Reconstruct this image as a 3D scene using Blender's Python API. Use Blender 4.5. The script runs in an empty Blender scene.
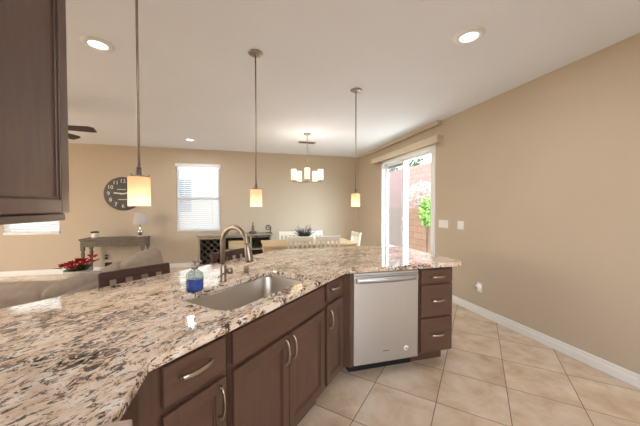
import bpy, bmesh, math, random
from mathutils import Vector, Matrix
random.seed(7)
PI = math.pi
R = math.radians
SC = bpy.context.scene
COL = SC.collection
S2 = math.sqrt(0.5)

# ------------------------------------------------------------------ camera, world, sun, added fill lamps, exposure
cd = bpy.data.cameras.new('camera'); cam = bpy.data.objects.new('camera', cd); COL.objects.link(cam)
cd.sensor_width = 36.0; cd.lens = 36.0 * 275.0 / 640.0; cd.clip_start = 0.02; cd.clip_end = 200
cam.location = (0, 0, 1.40); cam.rotation_euler = (R(90 - 1.25), 0, R(-15))
SC.camera = cam
SC.view_settings.view_transform = 'Standard'; SC.view_settings.look = 'None'
SC.view_settings.exposure = 0.58; SC.view_settings.gamma = 1.0
SC.view_settings.use_curve_mapping = False

W = bpy.data.worlds.new('sky'); SC.world = W; W.use_nodes = True
wn = W.node_tree; bgn = wn.nodes['Background']
sky = wn.nodes.new('ShaderNodeTexSky'); sky.sky_type = 'NISHITA'
sky.sun_disc = False; sky.sun_elevation = R(48); sky.sun_rotation = R(200); sky.altitude = 300; sky.dust_density = 2.5
hs = wn.nodes.new('ShaderNodeHueSaturation'); hs.inputs['Saturation'].default_value = 0.35
wn.links.new(sky.outputs[0], hs.inputs['Color']); wn.links.new(hs.outputs[0], bgn.inputs[0])
bgn.inputs[1].default_value = 0.62

def lamp(name, kind, loc, energy, color=(1, 1, 1), rot=(0, 0, 0), size=0.1, sizey=None, parent=None, spot=None):
    l = bpy.data.lights.new(name, kind); l.energy = energy; l.color = color
    if kind == 'AREA':
        l.size = size
        if sizey: l.shape = 'RECTANGLE'; l.size_y = sizey
        else: l.shape = 'DISK'
    elif kind == 'POINT': l.shadow_soft_size = size
    elif kind == 'SUN': l.angle = R(0.6)
    o = bpy.data.objects.new(name, l); o.location = loc; o.rotation_euler = rot
    COL.objects.link(o)
    if parent: o.parent = parent
    return o
so_ = lamp('sun', 'SUN', (0, 0, 20), 18.0, (1, .96, .90)); so_.rotation_euler = Vector((.06, -.58, -.80)).to_track_quat('-Z', 'Y').to_euler()
DAY = (0.88, 0.95, 1.0)
# added area lamps out of view, standing in for daylight
o_ = lamp('added_patio_fill', 'AREA', (4.15, 3.1, 3.0), 560, (.71, .865, 1), (0, 0, 0), 1.8, 2.0); o_.rotation_euler = (Vector((1.3, 6.2, .9)) - o_.location).to_track_quat('-Z', 'Y').to_euler()  # added lamp outside above the door, brightens the dining end
lamp('added_kitchen_fill', 'AREA', (0.9, -2.55, 1.55), 64, (.52, .755, 1), (R(90), 0, PI), 2.6, 1.7)  # added fill lamp behind the camera, in an invented opening
lamp('added_living_fill', 'AREA', (-6.42, 3.2, 1.4), 76, (1, .80, .54), (0, R(-90), 0), 2.2, 3.0)  # added warm fill lamp at the unseen left wall

# ------------------------------------------------------------------ materials
def lin(c):
    return tuple(((x / 255) / 12.92 if x / 255 <= .04045 else ((x / 255 + .055) / 1.055) ** 2.4) for x in c) + (1,)
class N:
    def __init__(s, name):
        s.m = bpy.data.materials.new(name); s.m.use_nodes = True; s.t = s.m.node_tree
        s.b = s.t.nodes['Principled BSDF']; s.out = s.t.nodes['Material Output']
    def n(s, typ, **kw):
        x = s.t.nodes.new('ShaderNode' + typ)
        for k, v in kw.items():
            if k in x.inputs: x.inputs[k].default_value = v
            else: setattr(x, k, v)
        return x
    def l(s, a, b): s.t.links.new(a, b)
    def coord(s, scale=(1, 1, 1), rot=(0, 0, 0), kind='Object'):
        tc = s.n('TexCoord'); mp = s.n('Mapping')
        mp.inputs['Scale'].default_value = scale; mp.inputs['Rotation'].default_value = rot
        s.l(tc.outputs[kind], mp.inputs[0]); return mp.outputs[0]
    def noise(s, vec, scale=5, detail=4, rough=.5, dist=0):
        x = s.n('TexNoise'); x.inputs['Scale'].default_value = scale; x.inputs['Detail'].default_value = detail
        x.inputs['Roughness'].default_value = rough; x.inputs['Distortion'].default_value = dist
        s.l(vec, x.inputs['Vector']); return x.outputs[0]
    def ramp(s, fac, stops):
        x = s.n('ValToRGB'); e = x.color_ramp.elements
        while len(e) < len(stops): e.new(.5)
        for i, (p, c) in enumerate(stops): e[i].position = p; e[i].color = c
        s.l(fac, x.inputs[0]); return x.outputs[0]
    def mix(s, fac, a, b):
        x = s.n('Mix', data_type='RGBA')
        for sock, v in ((x.inputs[0], fac), (x.inputs[6], a), (x.inputs[7], b)):
            if hasattr(v, 'links'): s.l(v, sock)
            else: sock.default_value = v
        return x.outputs[2]
    def math(s, op, a, b=0.0):
        x = s.n('Math', operation=op)
        for i, v in enumerate((a, b)):
            if hasattr(v, 'links'): s.l(v, x.inputs[i])
            else: x.inputs[i].default_value = v
        return x.outputs[0]
    def bump(s, h, strength=.1, dist=.01):
        x = s.n('Bump'); x.inputs['Strength'].default_value = strength; x.inputs['Distance'].default_value = dist
        s.l(h, x.inputs['Height']); s.l(x.outputs[0], s.b.inputs['Normal'])
    def set(s, rough=.5, metal=0, spec=.5, **kw):
        s.b.inputs['Roughness'].default_value = rough; s.b.inputs['Metallic'].default_value = metal
        s.b.inputs['Specular IOR Level'].default_value = spec
        for k, v in kw.items(): s.b.inputs[k].default_value = v
        return s
def simple(name, rgb, rough=.5, metal=0, var=.06, scale=6, spec=.5, bump=0, **kw):
    s = N(name); v = s.coord(); c = lin(rgb)
    a = tuple(max(0, x * (1 - var)) for x in c[:3]) + (1,); b = tuple(min(1, x * (1 + var)) for x in c[:3]) + (1,)
    f = s.noise(v, scale, 3)
    s.l(s.ramp(f, [(.3, a), (.7, b)]), s.b.inputs['Base Color'])
    if bump: s.bump(s.noise(v, 260, 2), bump, .002)
    s.set(rough, metal, spec, **kw); return s.m

M = {}
M['wall'] = simple('tan_wall_paint', (197, 181.5, 161), .75, var=.02, scale=1.5, bump=.12, spec=.25)
M['ceiling'] = simple('ceiling_paint', (239, 243, 252), .8, var=.012, scale=1.5, spec=.2)
M['trim'] = simple('white_trim_paint', (238, 237, 233), .35, var=.01)
M['valance'] = simple('tan_valance', (214, 200, 176), .6, var=.02)
M['vinyl'] = simple('white_vinyl', (240, 241, 242), .35, var=.01)
M['plastic'] = simple('white_plastic', (240, 238, 232), .3, var=.01)
M['black'] = simple('black_plastic', (22, 21, 21), .4, var=.1)
M['nickel'] = simple('brushed_nickel', (168, 158, 150), .3, 1, var=.05, scale=30)
M['faucet'] = simple('warm_brushed_nickel', (164, 152, 140), .33, 1, var=.06, scale=30)
M['bronze'] = simple('satin_nickel_pull', (188, 174, 156), .28, 1, var=.05, scale=40)
M['chrome'] = simple('chrome', (215, 214, 212), .12, 1, var=.02)
M['white_paint'] = simple('white_painted_wood', (232, 226, 212), .4, var=.03)
M['sofa'] = simple('beige_upholstery', (146, 130, 118), .9, var=.08, scale=14, spec=.15, bump=.3)
M['cushion'] = simple('pale_beige_upholstery', (164, 148, 134), .9, var=.08, scale=12, spec=.15, bump=.3)
M['pillow'] = simple('grey_beige_pillow', (136, 120, 108), .9, var=.1, scale=18, spec=.15)
M['red'] = simple('red_petals', (176, 22, 34), .55, var=.35, scale=22)
M['leaf'] = simple('dark_leaves', (52, 78, 40), .5, var=.4, scale=15)
M['vine'] = simple('bright_vine_leaves', (118, 152, 70), .5, var=.45, scale=9)
M['pale_bush'] = simple('pale_blossom', (176, 166, 158), .6, var=.35, scale=8)
M['tree'] = simple('tree_leaves', (70, 88, 52), .6, var=.4, scale=4)
M['lavender'] = simple('lavender_flowers', (128, 112, 150), .7, var=.2, scale=30)
M['ceramic'] = simple('white_ceramic', (228, 224, 216), .25, var=.03)
M['stonepot'] = simple('grey_pot', (176, 168, 158), .6, var=.08)
M['fan'] = simple('dark_fan_blade', (62, 50, 44), .45, var=.15, scale=12)
M['lampshade'] = simple('pale_grey_lampshade', (196, 188, 188), .8, var=.03, spec=.1)
M['clock'] = simple('charcoal_clock_face', (86, 85, 80), .6, var=.12, scale=9)
M['clockwhite'] = simple('clock_white', (225, 220, 208), .6, var=.02)
M['soil'] = simple('soil', (84, 66, 52), .9, var=.3, scale=20)
M['concrete'] = simple('patio_concrete', (196, 188, 180), .8, var=.06, scale=3)
M['stucco'] = simple('pale_stucco', (222, 214, 204), .85, var=.04, scale=5)
M['bluewin'] = simple('neighbour_glass', (120, 138, 156), .15, var=.1, scale=1)
M['darkbottle'] = simple('dark_bottle_glass', (34, 34, 30), .12, var=.2)
M['purple'] = simple('purple_glass', (112, 74, 110), .2, var=.15)
M['olive'] = simple('olive_glass', (104, 100, 62), .2, var=.15)
M['darkmetal'] = simple('dark_metal', (58, 50, 44), .45, .6, var=.15)
M['bulb_hot'] = None

def wood(name, c1, c2, rough=.35, scale=(1.2, 14, 14), rot=(0, 0, 0), spec=.5, coat=0.0):
    s = N(name); v = s.coord(scale, rot)
    f = s.noise(v, 3.0, 6, .6, .6)
    s.l(s.ramp(f, [(.3, lin(c1)), (.72, lin(c2))]), s.b.inputs['Base Color'])
    s.set(rough, 0, spec); s.b.inputs['Coat Weight'].default_value = coat; s.b.inputs['Coat Roughness'].default_value = .3
    return s.m
M['wood'] = wood('espresso_wood', (77, 53, 41), (97, 68, 53), .42, (14, 14, 1.4), coat=.35)
M['wood_h'] = wood('espresso_wood_rail', (77, 53, 41), (97, 68, 53), .42, (1.4, 14, 14), coat=.35)
M['stool'] = wood('dark_stool_wood', (54, 32, 30), (74, 46, 40), .2, (3, 10, 10), coat=.3)
M['greywood'] = wood('weathered_grey_wood', (92, 83, 70), (124, 112, 96), .6, (2, 16, 16))
M['palegrey'] = wood('pale_grey_wood', (134, 122, 104), (172, 158, 136), .55, (2, 16, 16))
M['darkgrey'] = wood('dark_cabinet_interior', (84, 74, 64), (112, 100, 86), .7, (2, 10, 10))
M['oak'] = wood('light_oak', (196, 166, 126), (222, 194, 154), .45, (2, 14, 14))

s = N('granite'); v = s.coord((1, 1, 1), (0, 0, R(-45)))
mp = s.n('Mapping'); mp.inputs['Scale'].default_value = (9.0, 16.0, 16.0); s.l(v, mp.inputs[0])
warp = s.noise(v, 2.2, 3, .5)
vm = s.n('VectorMath', operation='ADD'); cmb = s.n('CombineXYZ')
s.l(s.math('MULTIPLY', warp, 2.4), cmb.inputs[1]); s.l(mp.outputs[0], vm.inputs[0]); s.l(cmb.outputs[0], vm.inputs[1])
streak = s.noise(vm.outputs[0], 2.3, 6, .68, 1.6)
clump = s.noise(v, 5.0, 4, .6)
fine = s.noise(mp.outputs[0], 14, 4, .7)
val = s.math('ADD', s.math('ADD', streak, s.math('MULTIPLY', s.math('SUBTRACT', clump, .5), .45)), s.math('MULTIPLY', s.math('SUBTRACT', fine, .5), .30))
basec = s.ramp(s.noise(vm.outputs[0], 1.3, 4, .6), [(.38, lin((244, 234, 222))), (.5, lin((235, 215, 195))), (.64, lin((219, 190, 162)))])
col = s.ramp(val, [(.0, (0, 0, 0, 1)), (.525, (0, 0, 0, 1)), (.55, (.6, .6, .6, 1)), (.59, (1, 1, 1, 1))])
dark = s.ramp(s.noise(v, 30, 3), [(.4, lin((48, 37, 33))), (.65, lin((104, 80, 68)))])
s.l(s.mix(col, basec, dark), s.b.inputs['Base Color'])
s.set(.06, 0, .8); s.b.inputs['Coat Weight'].default_value = .4; s.b.inputs['Coat Roughness'].default_value = .04
M['granite'] = s.m

s = N('floor_tile'); tc = s.n('TexCoord'); sx = s.n('SeparateXYZ'); s.l(tc.outputs['Object'], sx.inputs[0])
T = 0.637
def line(expr):
    q = s.math('FRACT', s.math('DIVIDE', expr, T))
    return s.math('ABSOLUTE', s.math('SUBTRACT', q, .5))
A = s.math('ADD', s.math('SUBTRACT', sx.outputs[0], sx.outputs[1]), .353 + 10 * T + T * .5)
B = s.math('ADD', s.math('ADD', sx.outputs[0], sx.outputs[1]), -2.965 + 20 * T + T * .5)
la, lb = line(A), line(B)
mn = s.math('MINIMUM', la, lb)
g = s.math('LESS_THAN', mn, 0.0062)
ia = s.math('FLOOR', s.math('ADD', s.math('DIVIDE', A, T), .5)); ib = s.math('FLOOR', s.math('ADD', s.math('DIVIDE', B, T), .5))
cb = s.n('CombineXYZ'); s.l(ia, cb.inputs[0]); s.l(ib, cb.inputs[1])
wnz = s.n('TexWhiteNoise'); s.l(cb.outputs[0], wnz.inputs['Vector'])
va = s.n('VectorMath', operation='ADD'); vs = s.n('VectorMath', operation='SCALE'); vs.inputs['Scale'].default_value = 7
s.l(wnz.outputs['Color'], vs.inputs[0]); s.l(tc.outputs['Object'], va.inputs[0]); s.l(vs.outputs[0], va.inputs[1])
f1 = s.noise(va.outputs[0], 4.5, 6, .6, .3)
tile = s.ramp(f1, [(.30, lin((196, 168, 140))), (.5, lin((214, 192, 168))), (.70, lin((226, 209, 190)))])
tint = s.ramp(wnz.outputs['Value'], [(0, (.93, .93, .93, 1)), (1, (1, 1, 1, 1))])
mul = s.n('Mix', data_type='RGBA', blend_type='MULTIPLY'); mul.inputs[0].default_value = 1
s.l(tile, mul.inputs[6]); s.l(tint, mul.inputs[7])
s.l(s.mix(g, mul.outputs[2], lin((108, 90, 72))), s.b.inputs['Base Color'])
s.l(s.math('ADD', s.math('MULTIPLY', g, .45), s.math('ADD', .13, s.math('MULTIPLY', f1, .12))), s.b.inputs['Roughness'])
s.bump(s.math('SUBTRACT', 1.0, g), .25, .003)
s.b.inputs['Specular IOR Level'].default_value = .5
M['tile'] = s.m

def steel(name, rgb, rough, stretch):
    s = N(name); v = s.coord(stretch); f = s.noise(v, 4, 4, .6)
    c = lin(rgb)
    s.l(s.ramp(f, [(.3, tuple(x * .93 for x in c[:3]) + (1,)), (.7, c)]), s.b.inputs['Base Color'])
    s.l(s.math('ADD', rough - .05, s.math('MULTIPLY', f, .1)), s.b.inputs['Roughness'])
    s.set(rough, 1); s.l(s.math('ADD', rough - .05, s.math('MULTIPLY', f, .1)), s.b.inputs['Roughness'])
    return s.m
M['steel'] = steel('stainless_front', (212, 214, 217), .36, (120, 120, 1))
M['rangetop'] = simple('warm_range_top', (186, 164, 148), .5, var=.05)
M['sinksteel'] = steel('sink_steel', (204, 198, 190), .34, (3, 90, 90))

def block(name, c1, c2, mortar, w=.42, h=.2):
    s = N(name); tc = s.n('TexCoord'); sx = s.n('SeparateXYZ'); s.l(tc.outputs['Object'], sx.inputs[0])
    cb = s.n('CombineXYZ'); s.l(sx.outputs[1], cb.inputs[0]); s.l(sx.outputs[2], cb.inputs[1])
    br = s.n('TexBrick'); s.l(cb.outputs[0], br.inputs['Vector'])
    br.inputs['Color1'].default_value = lin(c1); br.inputs['Color2'].default_value = lin(c2); br.inputs['Mortar'].default_value = lin(mortar)
    br.inputs['Scale'].default_value = 1; br.inputs['Brick Width'].default_value = w; br.inputs['Row Height'].default_value = h
    br.inputs['Mortar Size'].default_value = .008
    s.l(br.outputs[0], s.b.inputs['Base Color']); s.set(.9, 0, .1); return s.m
M['lowblock'] = block('shade_brown_block', (116, 90, 76), (126, 98, 82), (92, 72, 62))  # shade on the low wall put into a darker block colour
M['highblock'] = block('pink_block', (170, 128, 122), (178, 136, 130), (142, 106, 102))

def glassy(name, rgb, alpha_mix=.9, rough=.02):
    # thin clear pane: mostly see-through with a reflection
    s = N(name); tr = s.n('BsdfTransparent'); tr.inputs[0].default_value = lin(rgb)
    gl = s.n('BsdfGlossy'); gl.inputs['Roughness'].default_value = rough
    fr = s.n('LayerWeight'); fr.inputs[0].default_value = .5; fz = s.math('ADD', .035, s.math('MULTIPLY', s.math('POWER', fr.outputs[1], 5.0), .6))
    nz = s.noise(s.coord(), 2, 2); fac = s.math('MULTIPLY', fz, s.math('ADD', .75, s.math('MULTIPLY', nz, .1)))
    mx = s.n('MixShader'); s.l(fac, mx.inputs[0]); s.l(tr.outputs[0], mx.inputs[1]); s.l(gl.outputs[0], mx.inputs[2])
    s.l(mx.outputs[0], s.out.inputs['Surface']); return s.m
M['glass'] = glassy('clear_pane', (245, 250, 250))
M['bottleglass'] = glassy('clear_bottle_glass', (214, 222, 220))
def screenm():
    s = N('insect_screen'); tr = s.n('BsdfTransparent'); df = s.n('BsdfDiffuse'); df.inputs[0].default_value = lin((205, 206, 214))
    nz = s.noise(s.coord(), 400, 1); mx = s.n('MixShader')
    s.l(s.math('ADD', .22, s.math('MULTIPLY', nz, .16)), mx.inputs[0]); s.l(tr.outputs[0], mx.inputs[1]); s.l(df.outputs[0], mx.inputs[2])
    s.l(mx.outputs[0], s.out.inputs['Surface']); return s.m
M['screen'] = screenm()
def translucent(name, rgb, emit, estr, tfac=.6):
    s = N(name); c = s.ramp(s.noise(s.coord(), 12, 2), [(.3, tuple(x * .97 for x in lin(rgb)[:3]) + (1,)), (.7, lin(rgb))])
    df = s.n('BsdfDiffuse'); tl = s.n('BsdfTranslucent'); em = s.n('Emission')
    s.l(c, df.inputs[0]); s.l(c, tl.inputs[0]); em.inputs[0].default_value = lin(emit); em.inputs[1].default_value = estr
    m1 = s.n('MixShader'); m1.inputs[0].default_value = tfac; s.l(df.outputs[0], m1.inputs[1]); s.l(tl.outputs[0], m1.inputs[2])
    ad = s.n('AddShader'); s.l(m1.outputs[0], ad.inputs[0]); s.l(em.outputs[0], ad.inputs[1])
    s.l(ad.outputs[0], s.out.inputs['Surface']); return s.m
M['shade'] = translucent('lit_pendant_glass', (250, 226, 202), (255, 200, 152), .12)
M['shade_small'] = translucent('lit_chandelier_glass', (245, 236, 220), (255, 232, 200), .45)
M['slat'] = translucent('white_blind_slat', (238, 240, 244), (255, 255, 255), 0.0, .35)
def emis(name, rgb, st):
    s = N(name); em = s.n('Emission'); c = s.ramp(s.noise(s.coord(), 5, 1), [(.2, tuple(x * .98 for x in lin(rgb)[:3]) + (1,)), (.8, lin(rgb))])
    s.l(c, em.inputs[0]); em.inputs[1].default_value = st; s.l(em.outputs[0], s.out.inputs['Surface']); return s.m
M['bulb'] = emis('warm_bulb', (255, 224, 188), .8)
M['lens'] = emis('downlight_lens', (255, 244, 228), 6)
s = N('blue_soap'); s.l(s.ramp(s.noise(s.coord(), 20, 2), [(.3, lin((70, 92, 214))), (.7, lin((104, 130, 240)))]), s.b.inputs['Base Color']); s.set(.08, 0, .5); s.b.inputs['Transmission Weight'].default_value = .25
M['soap'] = s.m

# ------------------------------------------------------------------ mesh helpers
class MB:
    def __init__(s): s.bm = bmesh.new()
    def _add(s, verts, faces, smooth=False):
        vs = [s.bm.verts.new(v) for v in verts]
        for f in faces:
            try:
                fc = s.bm.faces.new([vs[i] for i in f]); fc.smooth = smooth
            except ValueError: pass
        return vs
    def box(s, x0, x1, y0, y1, z0, z1, bev=0.0, seg=2, mat=None, smooth=False):
        t = bmesh.new(); bmesh.ops.create_cube(t, size=1)
        for v in t.verts:
            v.co = Vector(((x0 + x1) / 2 + v.co.x * (x1 - x0), (y0 + y1) / 2 + v.co.y * (y1 - y0), (z0 + z1) / 2 + v.co.z * (z1 - z0)))
        if bev > 0: bmesh.ops.bevel(t, geom=t.edges[:], offset=bev, segments=seg, profile=.5, affect='EDGES')
        s._merge(t, mat, smooth); return s
    def _merge(s, t, mat=None, smooth=False):
        t.verts.index_update()
        vs = [s.bm.verts.new((mat @ v.co) if mat else v.co) for v in t.verts]
        for f in t.faces:
            try:
                n = s.bm.faces.new([vs[v.index] for v in f.verts]); n.smooth = smooth or f.smooth
            except ValueError: pass
        t.free()
    def lathe(s, prof, c=(0, 0, 0), seg=24, smooth=True, cap=True, mat=None):
        t = bmesh.new(); rings = []
        for r, z in prof:
            if r < 1e-6: rings.append([t.verts.new((c[0], c[1], c[2] + z))])
            else: rings.append([t.verts.new((c[0] + r * math.cos(2 * PI * i / seg), c[1] + r * math.sin(2 * PI * i / seg), c[2] + z)) for i in range(seg)])
        for a, b in zip(rings, rings[1:]):
            for i in range(seg):
                j = (i + 1) % seg
                q = [a[0] if len(a) == 1 else a[i], a[0] if len(a) == 1 else a[j], b[0] if len(b) == 1 else b[j], b[0] if len(b) == 1 else b[i]]
                u = []
                for w in q:
                    if w not in u: u.append(w)
                if len(u) > 2:
                    f = t.faces.new(u); f.smooth = smooth
        if cap:
            for rg, flip in ((rings[0], True), (rings[-1], False)):
                if len(rg) > 2: t.faces.new(rg[::-1] if flip else rg)
        s._merge(t, mat); return s
    def tube(s, pts, r, seg=10, smooth=True, cap=True, flat=1.0):
        pts = [Vector(p) for p in pts]; n = len(pts); rs = r if isinstance(r, (list, tuple)) else [r] * n
        tang = [(pts[min(i + 1, n - 1)] - pts[max(i - 1, 0)]).normalized() for i in range(n)]
        up = Vector((0, 0, 1)) if abs(tang[0].z) < .9 else Vector((1, 0, 0))
        a = (up - tang[0] * up.dot(tang[0])).normalized(); rings = []
        for i in range(n):
            a = (a - tang[i] * a.dot(tang[i])).normalized(); b = tang[i].cross(a)
            rings.append([s.bm.verts.new(pts[i] + a * rs[i] * math.cos(2 * PI * k / seg) + b * rs[i] * flat * math.sin(2 * PI * k / seg)) for k in range(seg)])
        for p, q in zip(rings, rings[1:]):
            for k in range(seg):
                j = (k + 1) % seg; f = s.bm.faces.new([p[k], p[j], q[j], q[k]]); f.smooth = smooth
        if cap: s.bm.faces.new(rings[0][::-1]); s.bm.faces.new(rings[-1])
        return s
    def bar(s, p, q, wx, wy, bev=.0):
        # rectangular bar from p to q
        p = Vector(p); q = Vector(q); d = q - p; L = d.length; d.normalize()
        ref = Vector((0, 1, 0)) if abs(d.y) < .9 else Vector((0, 0, 1))
        x = ref.cross(d).normalized(); y = d.cross(x)
        m = Matrix(((x.x, y.x, d.x, p.x), (x.y, y.y, d.y, p.y), (x.z, y.z, d.z, p.z), (0, 0, 0, 1)))
        s.box(-wx / 2, wx / 2, -wy / 2, wy / 2, 0, L, bev, 1, m); return s
    def soft(s, x0, x1, y0, y1, z0, z1, r=.06, bulge=.03, mat=None, n=10, cz=0):
        # cushion: rounded box with bulging faces
        t = bmesh.new(); bmesh.ops.create_cube(t, size=2); bmesh.ops.subdivide_edges(t, edges=t.edges[:], cuts=n, use_grid_fill=True)
        hx, hy, hz = (x1 - x0) / 2, (y1 - y0) / 2, (z1 - z0) / 2; c = Vector(((x0 + x1) / 2, (y0 + y1) / 2, (z0 + z1) / 2))
        r = min(r, hx * .98, hy * .98, hz * .98)
        for v in t.verts:
            p = Vector((v.co.x * hx, v.co.y * hy, v.co.z * hz))
            core = Vector((max(-hx + r, min(hx - r, p.x)), max(-hy + r, min(hy - r, p.y)), max(-hz + r, min(hz - r, p.z))))
            d = p - core; q = core + (d.normalized() * r if d.length > 1e-9 else d)
            ux, uy, uz = v.co
            q.x += bulge * ux * (1 - uy * uy) * (1 - uz * uz); q.y += bulge * uy * (1 - ux * ux) * (1 - uz * uz)
            q.z += bulge * uz * (1 - ux * ux) * (1 - uy * uy) + cz * (1 - ux * ux)
            v.co = q + c
        for f in t.faces: f.smooth = True
        s._merge(t, mat); return s
    def prism(s, poly, z0, z1, bev=0):
        t = bmesh.new(); vs = [t.verts.new((x, y, z0)) for x, y in poly]; f = t.faces.new(vs)
        r = bmesh.ops.extrude_face_region(t, geom=[f]); up = [v for v in r['geom'] if isinstance(v, bmesh.types.BMVert)]
        for v in up: v.co.z = z1
        bmesh.ops.recalc_face_normals(t, faces=t.faces[:])
        if bev: bmesh.ops.bevel(t, geom=[e for e in t.edges if abs(e.verts[0].co.z - e.verts[1].co.z) < 1e-6], offset=bev, segments=2, affect='EDGES')
        s._merge(t); return s
    def leaf(s, p, d, L, w):
        p = Vector(p); d = Vector(d).normalized(); up = Vector((random.uniform(-1, 1), random.uniform(-1, 1), random.uniform(-.2, 1)))
        x = d.cross(up)
        if x.length < 1e-3: x = Vector((1, 0, 0))
        x.normalize(); n = x.cross(d) * (w * .25)
        vs = [s.bm.verts.new(q) for q in (p, p + d * L * .4 + x * w * .5 + n, p + d * L, p + d * L * .4 - x * w * .5 + n, p + d * L * .45)]
        for f in ((0, 1, 4), (1, 2, 4), (2, 3, 4), (3, 0, 4)): s.bm.faces.new([vs[i] for i in f])
        return s
    def build(s, name, mat, parent=None, loc=None, rot=None, recalc=True):
        if recalc: bmesh.ops.recalc_face_normals(s.bm, faces=s.bm.faces[:])
        me = bpy.data.meshes.new(name); s.bm.to_mesh(me); s.bm.free(); me.materials.append(M[mat])
        o = bpy.data.objects.new(name, me); COL.objects.link(o)
        if parent: o.parent = parent
        if loc: o.location = loc
        if rot: o.rotation_euler = rot
        return o
def tag(o, label, cat, group=None):
    o['label'] = label; o['category'] = cat
    if group: o['group'] = group
    return o
def thing(name, label, cat, loc=(0, 0, 0), rz=0, group=None):
    o = bpy.data.objects.new(name, None); COL.objects.link(o); o.location = loc; o.rotation_euler = (0, 0, rz); o.empty_display_size = .1
    return tag(o, label, cat, group)
def copy_tree(o, parent=None):
    c = o.copy(); COL.objects.link(c)
    if parent: c.parent = parent
    for ch in list(o.children): copy_tree(ch, c)
    return c
def struct(name, mb, mat, parent=None):
    o = mb.build(name, mat, parent)
    if not parent: o['kind'] = 'structure'
    return o
def text_mesh(name, txt, size, mat, parent, loc, rot, extrude=.002):
    cu = bpy.data.curves.new(name, 'FONT'); cu.body = txt; cu.size = size; cu.align_x = 'CENTER'; cu.align_y = 'CENTER'; cu.extrude = extrude
    t = bpy.data.objects.new(name, cu); COL.objects.link(t); bpy.context.view_layer.update()
    me = bpy.data.meshes.new_from_object(t.evaluated_get(bpy.context.evaluated_depsgraph_get()))
    bpy.data.objects.remove(t); me.materials.clear(); me.materials.append(M[mat])
    o = bpy.data.objects.new(name, me); COL.objects.link(o); o.parent = parent; o.location = loc; o.rotation_euler = rot
    return o

# ------------------------------------------------------------------ room shell
XW, YW, H = 2.93, 6.95, 2.74
XL, YF = -6.5, -2.6
struct('floor', MB().box(XL - .15, XW + .15, YF - .15, YW + .15, -.1, 0), 'tile')
struct('ceiling', MB().box(XL - .15, XW + .15, YF - .15, YW + .15, H, H + .12), 'ceiling')
# right wall, patio door opening
DY0, DY1, DZ = 3.80, 5.61, 2.40
struct('wall_right', MB().box(XW, XW + .14, YF - .15, DY0, 0, H).box(XW, XW + .14, DY1, YW + .15, 0, H).box(XW, XW + .14, DY0, DY1, DZ, H), 'wall')
# back wall, two windows
W1 = (-1.545, -.60, .85, 2.385); W2 = (-4.70, -3.755, .85, 2.62)
b = MB()
xs = [XL, W2[0], W2[1], W1[0], W1[1], XW]
for i in (0, 2, 4): b.box(xs[i], xs[i + 1], YW, YW + .14, 0, H)
for w in (W1, W2): b.box(w[0], w[1], YW, YW + .14, 0, w[2]); b.box(w[0], w[1], YW, YW + .14, w[3], H)
struct('wall_back', b, 'wall')
b = MB().box(XL - .14, XL, YF - .15, 1.6, 0, H).box(XL - .14, XL, 4.8, YW + .15, 0, H).box(XL - .14, XL, 1.6, 4.8, 2.5, H).box(XL - .14, XL, 1.6, 4.8, 0, .25)
struct('wall_left', b, 'wall')
b = MB().box(XL, -.5, YF - .14, YF, 0, H).box(2.3, XW, YF - .14, YF, 0, H).box(-.5, 2.3, YF - .14, YF, 2.45, H).box(-.5, 2.3, YF - .14, YF, 0, .65)
struct('wall_front', b, 'wall')
struct('wall_kitchen', MB().box(-1.06, -.94, YF, 1.142, 0, H), 'wall')
# low wall that carries the bar overhang
b = MB(); m45 = Matrix.Rotation(R(45), 4, 'Z')
b.prism([(-1.06, 1.142), (-.94, 1.142), (.33, 2.412), (.55, 2.68), (1.80, 2.68), (1.80, 2.78), (.50, 2.78), (.24, 2.50)][:2] + [(.30, 2.43), (.55, 2.68), (1.80, 2.68), (1.80, 2.78), (.508, 2.78), (-1.06, 1.212)], 0, .872)
struct('wall_bar', b, 'wall')

def baseboard(name, x0, x1, y0, y1, axis):
    b = MB()
    if axis == 'x+':   # on the right wall, profile steps towards -X
        b.box(XW - .014, XW, y0, y1, 0, .105, .003, 1).box(XW - .018, XW, y0, y1, .0, .07, .004, 2)
    else:
        b.box(x0, x1, YW - .014, YW, 0, .105, .003, 1).box(x0, x1, YW - .018, YW, 0, .07, .004, 2)
    struct(name, b, 'trim')
baseboard('baseboard_right', 0, 0, YF, DY0 - .06, 'x+')
baseboard('baseboard_right_far', 0, 0, DY1 + .06, YW - .02, 'x+')
baseboard('baseboard_back', XL, XW - .02, 0, 0, 'y')
struct('trim_1', MB().box(XW - .075, XW, 3.66, 6.45, 2.672, H, .006, 1), 'wall')

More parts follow.
